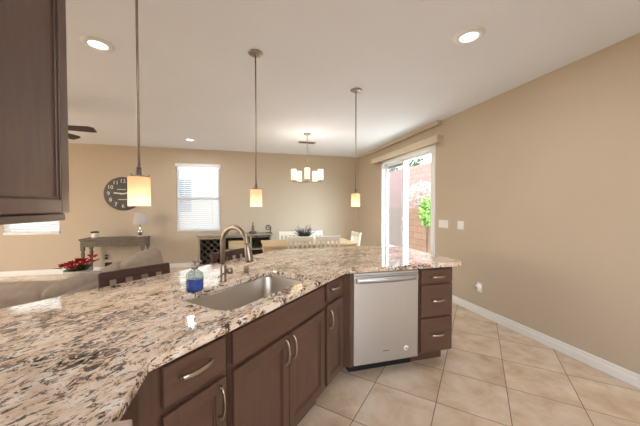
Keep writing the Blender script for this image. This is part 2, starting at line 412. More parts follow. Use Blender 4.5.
# windows on the back wall
def window(n, w):
    x0, x1, z0, z1 = w; zm = (z0 + z1) / 2 - .01
    fr = MB().box(x0, x0 + .045, YW + .03, YW + .10, z0, z1, .004, 1).box(x1 - .045, x1, YW + .03, YW + .10, z0, z1, .004, 1)
    fr.box(x0, x1, YW + .03, YW + .10, z1 - .045, z1, .004, 1).box(x0, x1, YW + .03, YW + .10, z0, z0 + .045, .004, 1).box(x0, x1, YW + .02, YW + .09, zm - .028, zm + .028, .004, 1)
    o = struct('window_%d' % n, fr, 'vinyl')
    MB().box(x0 + .045, x1 - .045, YW + .06, YW + .066, z0 + .045, z1 - .045).build('window_pane', 'glass', o)
    MB().box(x0 - .0, x1 + .0, YW - .02, YW + .03, z0 - .018, z0 + .004, .004, 1).build('window_sill', 'trim', o)
window(1, W1); window(2, W2)
def blind(w, label):
    x0, x1, z0, z1 = w
    t = thing('window_blind', label, 'blind', ((x0 + x1) / 2, YW - .012, z0), 0, 'white slatted window blinds')
    hw = (x1 - x0) / 2; hh = z1 - z0
    MB().box(-hw - .015, hw + .015, -.045, .028, hh - .07, hh + .012, .005, 1).build('head_rail', 'vinyl', t)
    sl = MB(); z = .05
    while z < hh - .09:
        m = Matrix.Translation((0, 0, z)) @ Matrix.Rotation(R(40), 4, 'X')
        sl.box(-hw + .012, hw - .012, -.026, .026, -.0014, .0014, 0, 1, m); z += .0475
    sl.build('slats', 'slat', t)
    MB().box(-hw + .012, hw - .012, -.026, .026, .006, .026, .004, 1).build('bottom_rail', 'vinyl', t)
    c = MB()
    for q in (-.3, .3): c.box(q - .004, q + .004, -.03, -.0265, .02, hh - .07)
    c.build('ladder_cord', 'vinyl', t)
blind(W1, 'white slatted blind in the middle back wall window, above the wine buffet')
blind(W2, 'white slatted blind low behind the upper cabinet at the far left')

# patio door
x = XW
b = MB().box(x - .014, x + .12, DY0 - .015, DY0 + .085, 0, DZ, .004, 1).box(x - .012, x + .12, DY1 - .06, DY1, 0, DZ, .004, 1).box(x - .012, x + .12, DY0, DY1, DZ - .06, DZ, .004, 1).box(x - .0, x + .12, DY0, DY1, 0, .035)
door = struct('door_1', b, 'vinyl')
ym = 4.76
def panel(name, y0, y1, xa, st):
    f = MB().box(xa, xa + .035, y0, y0 + st, .035, DZ - .06, .004, 1).box(xa, xa + .035, y1 - st, y1, .035, DZ - .06, .004, 1)
    f.box(xa, xa + .035, y0, y1, DZ - .06 - st, DZ - .06, .004, 1).box(xa, xa + .035, y0, y1, .035, .035 + st, .004, 1)
    return f.build(name, 'vinyl', door)
p1 = panel('sliding_panel', DY0 + .085, ym + .05, x + .03, .05)
p2 = panel('fixed_panel', ym - .03, DY1 - .06, x + .075, .055)
MB().box(x + .045, x + .051, DY0 + .10, ym, .08, DZ - .10).build('door_pane', 'glass', door)
MB().box(x + .09, x + .096, ym, DY1 - .1, .08, DZ - .10).build('door_pane', 'glass', door)
g_ = MB().box(x + .112, x + .114, ym - .02, DY1 - .06, .05, DZ - .07); so = g_.build('insect_screen', 'screen', door)
MB().box(x + .10, x + .125, ym - .03, ym + .03, .035, DZ - .06).box(x + .10, x + .125, DY1 - .10, DY1 - .06, .035, DZ - .06).box(x + .10, x + .125, ym, DY1 - .06, DZ - .16, DZ - .10).build('screen_frame', 'lampshade', door)
MB().tube([(x + .03, ym + .02, .98), (x + .0, ym + .02, 1.0), (x + .0, ym + .02, 1.16), (x + .03, ym + .02, 1.18)], .008, 8).build('door_handle', 'nickel', door)
# valance over the door
t = thing('blind_valance', 'tan box valance above the sliding patio door', 'valance', (XW, 4.75, 2.39))
MB().box(-.115, -.10, -1.14, 1.14, 0, .115, .004, 1).box(-.10, 0, -1.14, 1.14, .10, .115).build('face_board', 'valance', t)
MB().box(-.10, 0, -1.14, -1.125, 0, .10, .003, 1).build('end_board', 'valance', t); MB().box(-.10, 0, 1.125, 1.14, 0, .10, .003, 1).build('end_board', 'valance', t)

# ------------------------------------------------------------------ outside
struct('ground_patio', MB().box(XW + .14, 5.2, -1, 18, -.12, -.02), 'concrete')
struct('ground_yard', MB().box(-14, XW + .14, YW + .14, 18, -.12, -.02), 'concrete')
t = tag(MB().box(5.2, 5.4, 2, 18, -.05, 1.37, .01, 1).build('retaining_wall', 'lowblock'), 'low brown block retaining wall darkened as if shaded, outside the patio door', 'wall')
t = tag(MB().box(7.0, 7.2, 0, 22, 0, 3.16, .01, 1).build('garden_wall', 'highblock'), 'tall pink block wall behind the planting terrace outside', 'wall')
struct('ground_terrace', MB().box(5.4, 7.0, 0, 22, 0, 1.30), 'soil')
def bush(name, label, cat, loc, rx, ry, rz, n, L, mat, seed, zc=None):
    zc = rz if zc is None else zc
    random.seed(seed); t = thing(name, label, cat, loc); b = MB(); st = MB()
    for i in range(n):
        a = random.uniform(0, 2 * PI); c = random.uniform(-1, 1); r = random.uniform(.35, 1) ** .5; s_ = math.sqrt(1 - c * c)
        p = (rx * r * s_ * math.cos(a), ry * r * s_ * math.sin(a), zc + rz * r * c)
        b.leaf(p, (random.uniform(-1, 1), random.uniform(-1, 1), random.uniform(-1, .6)), L * random.uniform(.6, 1.3), L * .5)
    b.build('foliage', mat, t, recalc=False)
    for i in range(5):
        q = (random.uniform(-.5, .5) * rx, random.uniform(-.5, .5) * ry, zc * 1.1); st.tube([(0, 0, -.04), (q[0] * .4, q[1] * .4, zc * .6), q], [.015, .01, .005], 5)
    st.build('stem', 'soil', t)
bush('flowering_shrub', 'pale blossoming shrub on the terrace above the low block wall', 'shrub', (5.95, 8.35, 1.30), .34, .9, .50, 1100, .09, 'pale_bush', 3)
bush('leafy_shrub', 'bright green vine-like shrub hanging over the low block wall', 'shrub', (4.88, 6.62, -.02), .20, .26, .42, 1000, .09, 'vine', 4, 1.28)
bush('tree', 'dark green tree crown showing over the pink wall, left of the door frame', 'tree', (8.4, 15.6, .0), 1.3, 1.6, 2.25, 1500, .3, 'tree', 5)
bush('tree', 'small dark green treetop above the pink wall by the door meeting stile', 'tree', (8.4, 12.6, .0), .8, .9, 2.05, 900, .26, 'tree', 6)
t = thing('neighbour_house', 'pale stucco house outside behind the window blinds', 'house', (0, 0, 0))
MB().box(-12, 2.0, 10.2, 10.5, -.05, 8).build('wall', 'stucco', t)
b = MB().box(-2.45, -1.75, 10.17, 10.2, 1.15, 2.4, .01, 1); w_ = b.build('window', 'trim', t)
MB().box(-2.40, -1.80, 10.155, 10.17, 1.2, 2.35).build('pane', 'bluewin', w_)
b = MB().box(-7.2, -6.5, 10.17, 10.2, .9, 2.1, .01, 1); w_ = b.build('window', 'trim', t)
MB().box(-7.15, -6.55, 10.155, 10.17, .95, 2.05).build('pane', 'bluewin', w_)

# ------------------------------------------------------------------ kitchen cabinets
def pull(L, parent, loc, vertical=False, mat='bronze'):
    # arched bar pull, front is -y
    b = MB(); n = 12; pts = []
    for i in range(n + 1):
        q = -1 + 2 * i / n; d = -.012 - .020 * (1 - q * q) ** .7
        pts.append((0, d, q * L / 2) if vertical else (q * L / 2, d, 0))
    b.tube(pts, .0085, 10, flat=.55)
    for q in (-1, 1):
        p = (0, 0, q * (L / 2 - .004)) if vertical else (q * (L / 2 - .004), 0, 0)
        b.tube([p, (p[0], -.018, p[2])], .006, 8)
    return b.build('handle', mat, parent, loc)
def door_front(x0, x1, z0, z1, y, parent, st=.052, name='door'):
    th = .02; b = MB()
    b.box(x0, x0 + st, y - th, y, z0, z1, .003, 2).box(x1 - st, x1, y - th, y, z0, z1, .003, 2)
    b.box(x0 + st - .001, x1 - st + .001, y - th, y, z1 - st, z1, .003, 2).box(x0 + st - .001, x1 - st + .001, y - th, y, z0, z0 + st, .003, 2)
    o = b.build(name, 'wood', parent)
    p = MB().box(x0 + st - .004, x1 - st + .004, y - .009, y - .002, z0 + st - .004, z1 - st + .004)
    # bead around the recessed panel
    w = .009; i0, i1, k0, k1 = x0 + st, x1 - st, z0 + st, z1 - st
    p.box(i0, i0 + w, y - .015, y - .004, k0, k1, .003, 2).box(i1 - w, i1, y - .015, y - .004, k0, k1, .003, 2).box(i0, i1, y - .015, y - .004, k0, k0 + w, .003, 2).box(i0, i1, y - .015, y - .004, k1 - w, k1, .003, 2)
    p.build('panel', 'wood', o); return o
def drawer_front(x0, x1, z0, z1, y, parent, name='drawer'):
    return MB().box(x0, x1, y - .02, y, z0, z1, .006, 3).build(name, 'wood_h', parent)
ZT = .874   # underside of the stone
def cab_body(x0, x1, y0, y1, t, zt=ZT):
    MB().box(x0, x1, y0, y1, .105, zt, .001, 1).build('body', 'wood', t)
    MB().box(x0 + .002, x1 - .002, y0 + .075, y1 - .01, 0, .105).build('toe_kick', 'wood', t)
VF = .935
A45 = R(45)
t = thing('base_cabinet', 'dark base cabinet under counter, drawer over door, nearest left of sink', 'cabinet', (0, 0, 0), A45)
cab_body(.452, .811, VF, 1.462, t)
d = drawer_front(.528, .795, .712, .856, VF, t); pull(.135, d, (.650, VF - .02, .795))
d = door_front(.528, .795, .13, .686, VF, t); pull(.135, d, (.755, VF - .02, .60), True)
t = thing('sink_base_cabinet', 'wide dark cabinet with two doors below the steel sink', 'cabinet', (0, 0, 0), A45)
MB().box(.812, 1.668, VF, VF + .02, .105, ZT).box(.812, .83, VF, 1.462, .105, ZT).box(1.65, 1.668, VF, 1.462, .105, ZT).box(.83, 1.65, VF, 1.462, .105, .125).build('body', 'wood', t)
MB().box(.814, 1.666, VF + .06, 1.455, 0, .105).build('toe_kick', 'wood', t)
drawer_front(.836, 1.647, .708, .856, VF, t, 'false_front')
d = door_front(.836, 1.236, .13, .684, VF, t); pull(.135, d, (1.196, VF - .02, .605), True)
d = door_front(1.243, 1.647, .13, .684, VF, t); pull(.135, d, (1.262, VF - .02, .605), True)
t = thing('base_cabinet', 'narrow dark cabinet between the sink doors and the dishwasher corner', 'cabinet', (0, 0, 0), A45)
cab_body(1.669, 1.998, VF, 1.462, t)
d = drawer_front(1.688, 1.952, .728, .858, VF, t); pull(.11, d, (1.790, VF - .02, .808))
d = door_front(1.688, 1.952, .13, .70, VF, t); pull(.135, d, (1.715, VF - .02, .60), True)
# corner post beside the dishwasher
tag(MB().prism([(.752, 2.08), (.80, 2.052), (.826, 2.052), (.826, 2.3)], .105, ZT).build('corner_post', 'wood'), 'dark wood corner post at the left side of the dishwasher', 'post')
# dishwasher
DYF = 2.045
t = thing('dishwasher', 'stainless steel dishwasher with a bowed towel bar handle', 'dishwasher', (1.125, DYF, 0))
MB().box(-.297, .297, .03, .60, .10, .868).build('body', 'darkmetal', t)
dr = MB().box(-.297, .297, 0, .03, .112, .866, .006, 2).build('door', 'steel', t)
pts = [(-.275, 0, .806)] + [(-.275 + .55 * i / 14, -.018 - .022 * math.sin(PI * i / 14), .806) for i in range(15)] + [(.275, 0, .806)]
hb = MB(); 
for i in range(14):
    a_, c_ = pts[i + 1], pts[i + 2]
    y0, y1 = a_[1], c_[1]
    hb._add([(a_[0], y0, .786), (c_[0], y1, .786), (c_[0], y1, .826), (a_[0], y0, .826), (a_[0], y0 + .012, .786), (c_[0], y1 + .012, .786), (c_[0], y1 + .012, .826), (a_[0], y0 + .012, .826)],
            [(0, 1, 2, 3), (7, 6, 5, 4), (0, 4, 5, 1), (3, 2, 6, 7)], True)
hb.box(-.28, -.262, -.028, .0, .786, .826, .003, 1).box(.262, .28, -.028, .0, .786, .826, .003, 1)
hb.build('handle', 'steel', dr)
MB().box(-.29, .29, -.0005, .001, .842, .845).build('control_gap', 'darkmetal', dr)
MB().box(-.035, .02, -.002, .0, .203, .2065).build('badge', 'darkmetal', dr)
rl = MB().lathe([(.022, 0), (.022, .0015), (0, .0015)], seg=28).build('round_sticker', 'plastic', dr, (.182, 0, .202), (R(90), 0, 0))
MB().prism([(-.006, -.008), (.009, 0), (-.006, .008)], .0015, .0025).build('arrow', 'darkmetal', rl)
MB().box(-.295, .295, .115, .3, .0, .10).build('toe_kick', 'black', t)
# drawer bank
t = thing('drawer_cabinet', 'dark three drawer cabinet at the counter end, right of the dishwasher', 'cabinet', (0, DYF, 0))
MB().box(1.427, 1.765, .005, .62, .13, ZT, .001, 1).build('body', 'wood', t)
MB().box(1.43, 1.75, .12, .60, 0, .13).build('toe_kick', 'wood', t)
for z0, z1, zh in ((.744, .862, .798), (.455, .728, .590), (.145, .436, .292)):
    d = drawer_front(1.44, 1.757, z0, z1, .005, t); pull(.125, d, (1.60, -.015, zh))
# left run: base cabinet, range, upper cabinet
t = thing('base_cabinet', 'dark cabinet side under the angled counter corner at the bottom left', 'cabinet', (0, 0, 0), R(90))
MB().box(.725, .952, .335, .93, .105, ZT).build('body', 'wood', t); MB().box(.727, .95, .41, .92, 0, .105).build('toe_kick', 'wood', t)
door_front(.735, .925, .13, .70, .335, t); drawer_front(.735, .925, .72, .856, .335, t)
t = thing('kitchen_range', 'pale steel range corner at the end of the counter, bottom left', 'range', (0, 0, 0), R(90))
MB().box(-.04, .700, .29, .93, .08, .895, .004, 1).build('body', 'steel', t)
MB().box(-.04, .702, .250, .93, .896, .922, .005, 2).build('cooktop', 'rangetop', t)
MB().box(-.02, .70, .32, .90, 0, .08).build('base', 'black', t)
MB().box(0, .68, .268, .29, .2, .70, .004, 1).build('oven_door', 'steel', t)
t = thing('wall_cabinet', 'dark upper wall cabinet with recessed panel door, top left', 'cabinet', (0, 0, 0), R(90))
MB().box(.72, 1.188, .632, .938, 1.377, 2.40, .001, 1).build('body', 'wood', t)
door_front(.725, 1.188, 1.380, 2.38, .632, t, .046)
MB().box(.72, 1.182, .622, .65, 1.353, 1.377, .003, 1).box(1.16, 1.182, .65, .93, 1.353, 1.377, .003, 1).build('light_rail', 'wood_h', t)

# ------------------------------------------------------------------ countertop with sink cut-out
def arc(cx, cy, r, a0, a1, n): return [(cx + r * math.cos(R(a0 + (a1 - a0) * i / n)), cy + r * math.sin(R(a0 + (a1 - a0) * i / n))) for i in range(n + 1)]
def uvp(u, v): return ((u - v) * S2, (u + v) * S2)
outer = [(-.30, .704), (-.30, .968), (.748, 2.016)] + arc(1.81, 2.071, .055, -90, 0, 5) + arc(1.445, 2.75, .42, 0, 90, 12) + [(.38, 3.17), (-1.25, 1.54), (-1.25, 1.145), (-.936, 1.145), (-.936, .704)]
def rrect(u0, u1, v0, v1, r, n=5):
    q = arc(u1 - r, v1 - r, r, 0, 90, n) + arc(u0 + r, v1 - r, r, 90, 180, n) + arc(u0 + r, v0 + r, r, 180, 270, n) + arc(u1 - r, v0 + r, r, 270, 360, n)
    return q
SU0, SU1, SV0, SV1 = .875, 1.615, 1.0, 1.395
inner = [uvp(u, v) for u, v in rrect(SU0, SU1, SV0, SV1, .075)]
def inset(loop, d):
    # offset a counter-clockwise loop inwards by d (negative: outwards)
    n = len(loop); res = []
    for k in range(n):
        p0, p1, p2 = Vector(loop[k - 1]), Vector(loop[k]), Vector(loop[(k + 1) % n])
        e1 = (p1 - p0).normalized(); e2 = (p2 - p1).normalized()
        n1 = Vector((-e1.y, e1.x)); n2 = Vector((-e2.y, e2.x)); m = n1 + n2
        res.append(tuple(p1 + m * (d / max(.3, 1 + n1.dot(n2)))))
    return res
def area(l): return sum(l[k - 1][0] * l[k][1] - l[k][0] * l[k - 1][1] for k in range(len(l)))
if area(outer) < 0: outer = outer[::-1]
if area(inner) < 0: inner = inner[::-1]
t_ = bmesh.new(); top = []; bot = []
for loop, sg in ((outer, 1), (inner, -1)):
    rings = []
    for d, z in ((.005, .914), (.0015, .9125), (0, .909), (0, .880), (.004, .876)):
        rings.append([t_.verts.new((x, y, z)) for x, y in (inset(loop, d * sg) if d else loop)])
    for p, q in zip(rings, rings[1:]):
        for k in range(len(p)):
            l = (k + 1) % len(p); t_.faces.new([p[k], p[l], q[l], q[k]])
    top.append(rings[0]); bot.append(rings[-1])
for lp in (top, bot):
    es = []
    for rg in lp:
        for k in range(len(rg)):
            a_, c_ = rg[k], rg[(k + 1) % len(rg)]; es.append(t_.edges.get((a_, c_)) or t_.edges.new((a_, c_)))
    bmesh.ops.triangle_fill(t_, edges=es, use_beauty=True, use_dissolve=False)
bmesh.ops.recalc_face_normals(t_, faces=t_.faces[:])
b = MB(); b._merge(t_)
tag(b.build('countertop', 'granite'), 'cream granite countertop with dark streaks wrapping the angled peninsula', 'countertop')
# sink
t = thing('kitchen_sink', 'stainless steel undermount sink set in the granite counter', 'sink', (0, 0, 0), A45)
b = MB(); rings = []
for (ins, z, rr) in ((-.03, .873, .09), (-.004, .873, .08), (-.002, .868, .08), (.004, .70, .075), (.016, .676, .065), (.05, .668, .04)):
    rings.append([b.bm.verts.new((u, v, z)) for u, v in rrect(SU0 + ins, SU1 - ins, SV0 + ins, SV1 - ins, rr)])
for p, q in zip(rings, rings[1:]):
    for i in range(len(p)):
        j = (i + 1) % len(p); f = b.bm.faces.new([p[i], p[j], q[j], q[i]]); f.smooth = True
b.bm.faces.new(rings[-1])
o = b.build('basin', 'sinksteel', t, recalc=True)
md = o.modifiers.new('thickness', 'SOLIDIFY'); md.thickness = .002; md.offset = 0
MB().lathe([(.045, .667), (.045, .671), (.03, .671), (.028, .660), (0, .660)], (1.245, 1.23, 0), 24).build('drain', 'chrome', t)
# faucet
t = thing('kitchen_faucet', 'brushed nickel gooseneck faucet behind the sink', 'faucet', (-.151, 1.90, .914), A45)
# local: -y towards the sink
MB().lathe([(.028, 0), (.028, .006), (.023, .012), (.0215, .10), (.018, .115)], seg=20).build('body', 'faucet', t)
pts = [(0, 0, .10), (0, 0, .25)] + [(0, -.108 + .108 * math.cos(a), .25 + .108 * math.sin(a)) for a in [PI * i / 14 for i in range(1, 14)]] + [(0, -.219, .235)]
MB().tube(pts, .0155, 12).build('spout', 'faucet', t)
MB().tube([(0, -.218, .262), (0, -.222, .238), (0, -.238, .160), (0, -.241, .148)], [.018, .020, .025, .021], 14).build('spray_head', 'faucet', t)
hd = MB().tube([(.0, 0, .062), (.026, -.014, .062), (.030, -.016, .062), (.052, -.026, .062)], [.014, .016, .024, .024], 12).build('valve', 'faucet', t)
MB().tube([(-.01, -.02, .055), (-.05, -.035, .048), (-.075, -.045, .046)], [.005, .0045, .004], 8).build('lever', 'faucet', hd)
tag(MB().lathe([(.019, 0), (.019, .045), (.017, .052), (0, .052)], seg=18).build('air_gap_cap', 'faucet', None, (-.002, 2.115, .914)), 'small nickel air gap cap on the counter right of the faucet', 'cap')
# soap bottle
t = thing('soap_dispenser', 'clear glass soap bottle half full of blue liquid beside the sink', 'soap bottle', (-.292, 1.728, .914), R(-15))
MB().lathe([(.044, 0), (.0475, .006), (.0475, .085), (.044, .100), (.030, .114), (.018, .120), (.018, .132)], seg=28).build('bottle', 'bottleglass', t)
MB().lathe([(.041, .005), (.0445, .008), (.0445, .062), (0, .062)], seg=28).build('liquid', 'soap', t)
pp = MB().lathe([(.020, .130), (.020, .146), (.009, .150), (.006, .152), (.006, .166)], seg=18)
pp.box(-.012, .018, -.012, .012, .164, .182, .005, 2); pp.tube([(.010, 0, .174), (.034, 0, .172), (.040, 0, .166)], .0045, 8)
pu = pp.build('pump', 'nickel', t); MB().tube([(0, 0, .062), (0, 0, .13)], .003, 6).build('dip_tube', 'plastic', t)

# ------------------------------------------------------------------ pendants, chandelier, downlights, vent, fan
WARM = (1, .86, .72)
def pendant(label, x, y):
    t = thing('pendant_light', label, 'pendant lamp', (x, y, 1.405), 0, 'pendant lamps over the counter')
    zc = H - 1.405
    MB().lathe([(0, -.024), (.02, -.024), (.052, -.016), (.064, -.006), (.064, 0)], (0, 0, zc), 28).build('canopy', 'nickel', t)
    MB().tube([(0, 0, .17), (0, 0, zc - .02)], .0065, 10).build('rod', 'nickel', t)
    cp = MB().lathe([(.012, .20), (.014, .163), (.028, .156), (.046, .154), (.046, .149), (0, .149)], seg=24)
    for k in range(3): cp.tube([(.04 * math.cos(k * 2.09), .04 * math.sin(k * 2.09), .152), (.047 * math.cos(k * 2.09), .047 * math.sin(k * 2.09), .163)], .005, 6)
    cp.build('cap', 'nickel', t)
    MB().lathe([(.0505, 0), (.0505, .147), (.038, .151), (.038, .148), (.0465, .144), (.0465, 0), (.0505, 0)], seg=32, cap=False).build('shade', 'shade', t)
    bl = MB().lathe([(0, .04), (.016, .046), (.021, .062), (.017, .08), (.010, .10), (.010, .15)], seg=16).build('bulb', 'bulb', t)
    lamp('pendant_glow', 'POINT', (0, 0, -.01), .8, WARM, size=.03, parent=t)
pendant('nearest pendant lamp, in front of the wall clock', -.545 + .012, 1.615)
pendant('middle pendant lamp, hanging over the sink and faucet', .085, 2.486)
pendant('pendant lamp nearest the patio door', 1.221, 2.965)

t = thing('chandelier', 'five light nickel chandelier with cream glass shades over the dining table', 'chandelier', (1.083, 4.95, 1.86))
zc = H - 1.86
MB().lathe([(0, -.03), (.03, -.03), (.065, -.012), (.065, 0)], (0, 0, zc), 24).build('canopy', 'nickel', t)
MB().tube([(0, 0, 0), (0, 0, zc - .02)], .007, 8).build('rod', 'nickel', t)
MB().lathe([(0, -.02), (.03, -.01), (.04, .0), (.03, .02), (.012, .04)], seg=20).build('hub', 'nickel', t)
for k in range(5):
    a = R(258 + 72 * k); c_, s_ = math.cos(a), math.sin(a)
    ar = MB().tube([(.02 * c_, .02 * s_, .0), (.26 * c_, .26 * s_, .0)], .007, 8)
    ar.lathe([(.034, .004), (.036, .012), (.016, .016), (.016, .03)], (.255 * c_, .255 * s_, 0), 16); ar = ar.build('arm', 'nickel', t)
    MB().lathe([(.03, .03), (.048, .035), (.048, .22), (.045, .22), (.045, .038), (.03, .033)], (.255 * c_, .255 * s_, 0), 20, cap=False).build('shade', 'shade_small', ar)
lamp('chandelier_glow', 'POINT', (0, 0, .33), 8, (1, .86, .72), size=.09, parent=t)

def downlight(label, x, y, e=7):
    t = thing('ceiling_light', label, 'ceiling light', (x, y, H), 0, 'recessed ceiling lights')
    MB().lathe([(.064, -.002), (.068, -.014), (.112, -.008), (.116, 0)], seg=32, cap=False).build('trim_ring', 'vinyl', t)
    MB().lathe([(.066, -.004), (0, -.004)], seg=32, cap=False).build('lens', 'lens', t)
    lamp('downlight_glow', 'AREA', (0, 0, -.02), e, (.91, .95, 1), (0, 0, 0), .12, parent=t)
downlight('recessed ceiling light at the top left, beside the upper cabinet', -1.17, 2.685)
downlight('recessed ceiling light at the top right near the right wall', 1.694, 1.809)
downlight('small distant recessed ceiling light above the back window', -1.072, 5.972)
lamp('added_kitchen_ceiling_fill', 'AREA', (.9, -.6, H - .03), 9, (.91, .95, 1), (0, 0, 0), .15)  # added ceiling fill behind the camera, no fixture
lamp('added_kitchen_ceiling_fill', 'AREA', (-.2, -1.6, H - .03), 9, (.91, .95, 1), (0, 0, 0), .15)  # second added ceiling fill, also without a fixture
lamp('added_living_ceiling_fill', 'AREA', (-3.8, 2.4, H - .03), 7, (1, .95, .88), (0, 0, 0), .15)  # added unseen ceiling fill for the living side, no fixture
t = thing('ceiling_vent', 'small grey ceiling vent grille behind the chandelier canopy', 'vent', (1.22, 5.60, H))
b = MB()
for q in (-1, 1): b.box(-.18, .18, q * .075 - .012, q * .075 + .012, -.012, 0).box(q * .168 - .012, q * .168 + .012, -.087, .087, -.012, 0)
b.build('frame', 'lampshade', t); b = MB()
for k in range(7): b.box(-.16, .16, -.066 + k * .02, -.054 + k * .02, -.009, -.004)
b.build('louver', 'darkmetal', t)

t = thing('ceiling_fan', 'dark ceiling fan partly hidden by the upper cabinet', 'ceiling fan', (-2.52, 4.16, 2.39))
MB().lathe([(.07, .34), (.07, .30), (.03, .26), (.016, .25), (.016, .10)], seg=20).build('downrod', 'fan', t)
MB().lathe([(0, -.07), (.07, -.06), (.11, -.02), (.12, .03), (.10, .09), (.03, .11)], seg=24).build('motor', 'fan', t)
for k in range(5):
    a = R(3 + 72 * k); m = Matrix.Rotation(a, 4, 'Z') @ Matrix.Rotation(R(-15), 4, 'X')
    q = MB(); q.box(.10, .22, -.02, .02, -.004, .004, 0, 1, m)
    tt = bmesh.new(); f = tt.faces.new([tt.verts.new(v) for v in ((.20, -.05, 0), (.60, -.07, 0), (.645, -.045, 0), (.645, .06, 0), (.60, .07, 0), (.20, .05, 0))])
    r_ = bmesh.ops.extrude_face_region(tt, geom=[f])
    for v in r_['geom']:
        if isinstance(v, bmesh.types.BMVert): v.co.z += .008
    q._merge(tt, m); q.build('blade', 'fan', t)

# ------------------------------------------------------------------ right wall fittings
def switchplate(label, y, z, n, grp=None):
    w = .046 * n + .026
    t = thing('switch_plate', label, 'switch', (XW, y, z), R(-90))
    MB().box(-w / 2, w / 2, -.006, 0, -.06, .06, .004, 2).build('plate', 'plastic', t)
    for k in range(n):
        x = (k - (n - 1) / 2) * .046
        MB().box(x - .0165, x + .0165, -.009, -.005, -.033, .033, .002, 1).build('rocker', 'vinyl', t)
switchplate('wide white four rocker switch plate right of the patio door', 3.59, 1.14, 4)
switchplate('smaller white two rocker switch plate farther along the right wall', 3.238, 1.14, 2)
t = thing('wall_outlet', 'white outlet low on the right wall with a round plug-in', 'outlet', (XW, 2.90, .355), R(-90))
MB().box(-.037, .037, -.006, 0, -.06, .06, .003, 2).build('plate', 'plastic', t)
tp = MB().lathe([(.040, 0), (.043, .012), (.036, .034), (.0, .038)], seg=24).build('plug_in', 'plastic', t, (0, -.006, 0), (R(90), 0, 0))
MB().lathe([(.012, .037), (.012, .041), (0, .041)], seg=14).build('sensor', 'lampshade', tp)

# ------------------------------------------------------------------ bar stools
def make_stool(label, x, y, rz):
    t = thing('bar_stool', label, 'bar stool', (x, y, 0), rz, 'dark bar stools at the counter')
    # local: seat towards -y, back at +y
    MB().box(-.20, .20, -.40, -.01, .60, .64, .012, 2).build('seat', 'stool', t)
    for q in (-1, 1):
        MB().bar((q * .19, 0, 0), (q * .19, -.01, .63), .036, .036, .003).bar((q * .19, -.01, .62), (q * .196, .05, .98), .036, .03, .003).build('leg', 'stool', t)
        MB().bar((q * .19, -.385, 0), (q * .188, -.375, .61), .036, .036, .003).build('leg', 'stool', t)
    MB().box(-.208, .208, -.012, .012, .930, .985, .006, 2, Matrix.Translation((0, .044, 0))).build('top_rail', 'stool', t)
    MB().box(-.19, .19, -.01, .01, .70, .735, .004, 1, Matrix.Translation((0, .01, 0))).build('back_rail', 'stool', t)
    for k in range(5):
        x_ = (k - 2) * .094
        w_ = 0.050 if k in (1, 2, 3) else .04
        if k in (0, 4): x_ *= .94
        MB().bar((x_, .012, .72), (x_, .044, .94), w_, .012, .002).build('slat', 'stool', t)
    MB().box(-.18, .18, -.388, -.368, .20, .235).box(-.18, .18, -.012, .008, .30, .33).box(-.197, -.180, -.38, 0, .25, .28).box(.180, .197, -.38, 0, .25, .28).build('stretcher', 'stool', t)
    return t
make_stool('dark wooden bar stool back between the sofa and the near counter edge', -.704, 2.113, R(38))
make_stool('dark wooden bar stool behind the faucet', -.122, 2.735, R(45))

# ------------------------------------------------------------------ living area
# sofa: local x along its length, back at -y
t = thing('sofa', 'beige sectional sofa seen over the counter behind the first bar stool', 'sofa', (-1.22, 3.05, 0), R(82))
# local x runs away from the kitchen, local +y towards the living room
MB().soft(-.55, 1.0, .0, .16, .08, .71, .05, .01, n=14).build('back', 'sofa', t)
MB().soft(-.53, .98, .05, .95, .08, .36, .05, .01).build('base', 'sofa', t)
MB().soft(.76, 1.0, .9, 2.6, .08, .475, .06, .01, n=14).build('return_back', 'cushion', t)
MB().soft(-.3, .80, .96, 2.55, .08, .36, .05, .01).build('return_base', 'sofa', t)
MB().soft(-.55, -.37, .05, .95, .08, .52, .07, .01).build('arm', 'sofa', t)
for k in range(2):
    MB().soft(-.36 + k * .68, .30 + k * .68, .22, .94, .34, .47, .06, .02).build('seat_cushion', 'cushion', t)
    m = Matrix.Translation((-.10 + k * .64, .27, .58)) @ Matrix.Rotation(R(12), 4, 'X')
    MB().soft(-.32, .32, -.10, .10, -.18, .17, .08, .035, m).build('back_cushion', 'cushion', t)
MB().soft(-.28, .75, .98, 2.5, .34, .47, .06, .02).build('seat_cushion', 'cushion', t)
for px_, py_ in ((-.48, .1), (-.48, .85), (.92, .1), (.92, 2.4), (-.22, 2.4)): MB().box(px_ - .025, px_ + .025, py_ - .025, py_ + .025, 0, .09).build('leg', 'stool', t)
MB().soft(-.36, .36, -.08, .08, -.15, .16, .06, .03).build('end_pillow', 'cushion', t, (.743, .104, .665), (R(-10), R(-5), R(-2)))  # throw pillow sunk into the far end of the sofa back
tag(MB().soft(-.30, .30, -.26, .26, -.10, .10, .09, .03).build('throw_pillow', 'cushion', None, (-1.92, 2.80, .585), (R(4), R(-6), R(20))), 'rounded grey-beige cushion lying on the sofa at the far left edge', 'pillow')

# console table
t = thing('console_table', 'weathered grey console table under the clock on the back wall', 'table', (-2.615, 6.63, -.0))
MB().box(-.575, .565, -.20, .20, .732, .765, .005, 2).build('tabletop', 'greywood', t)
MB().box(-.54, .54, -.17, .17, .60, .732, .002, 1).build('apron', 'greywood', t)
for q in (-1, 1):
    d = MB().box(q * .27 - .24, q * .27 + .24, -.182, -.17, .615, .72, .004, 1).build('drawer', 'greywood', t)
    MB().lathe([(.006, 0), (.012, .012), (0, .018)], seg=12).build('knob', 'darkmetal', d, (q * .27, -.182, .667), (R(90), 0, 0))
    for r in (-1, 1):
        MB().box(q * .525 - .03, q * .525 + .03, r * .155 - .03, r * .155 + .03, .53, .732, .003, 1).lathe([(.014, 0), (.02, .05), (.026, .30), (.034, .47), (.022, .50), (.03, .53)], (q * .525, r * .155, 0), 14).build('leg', 'greywood', t)
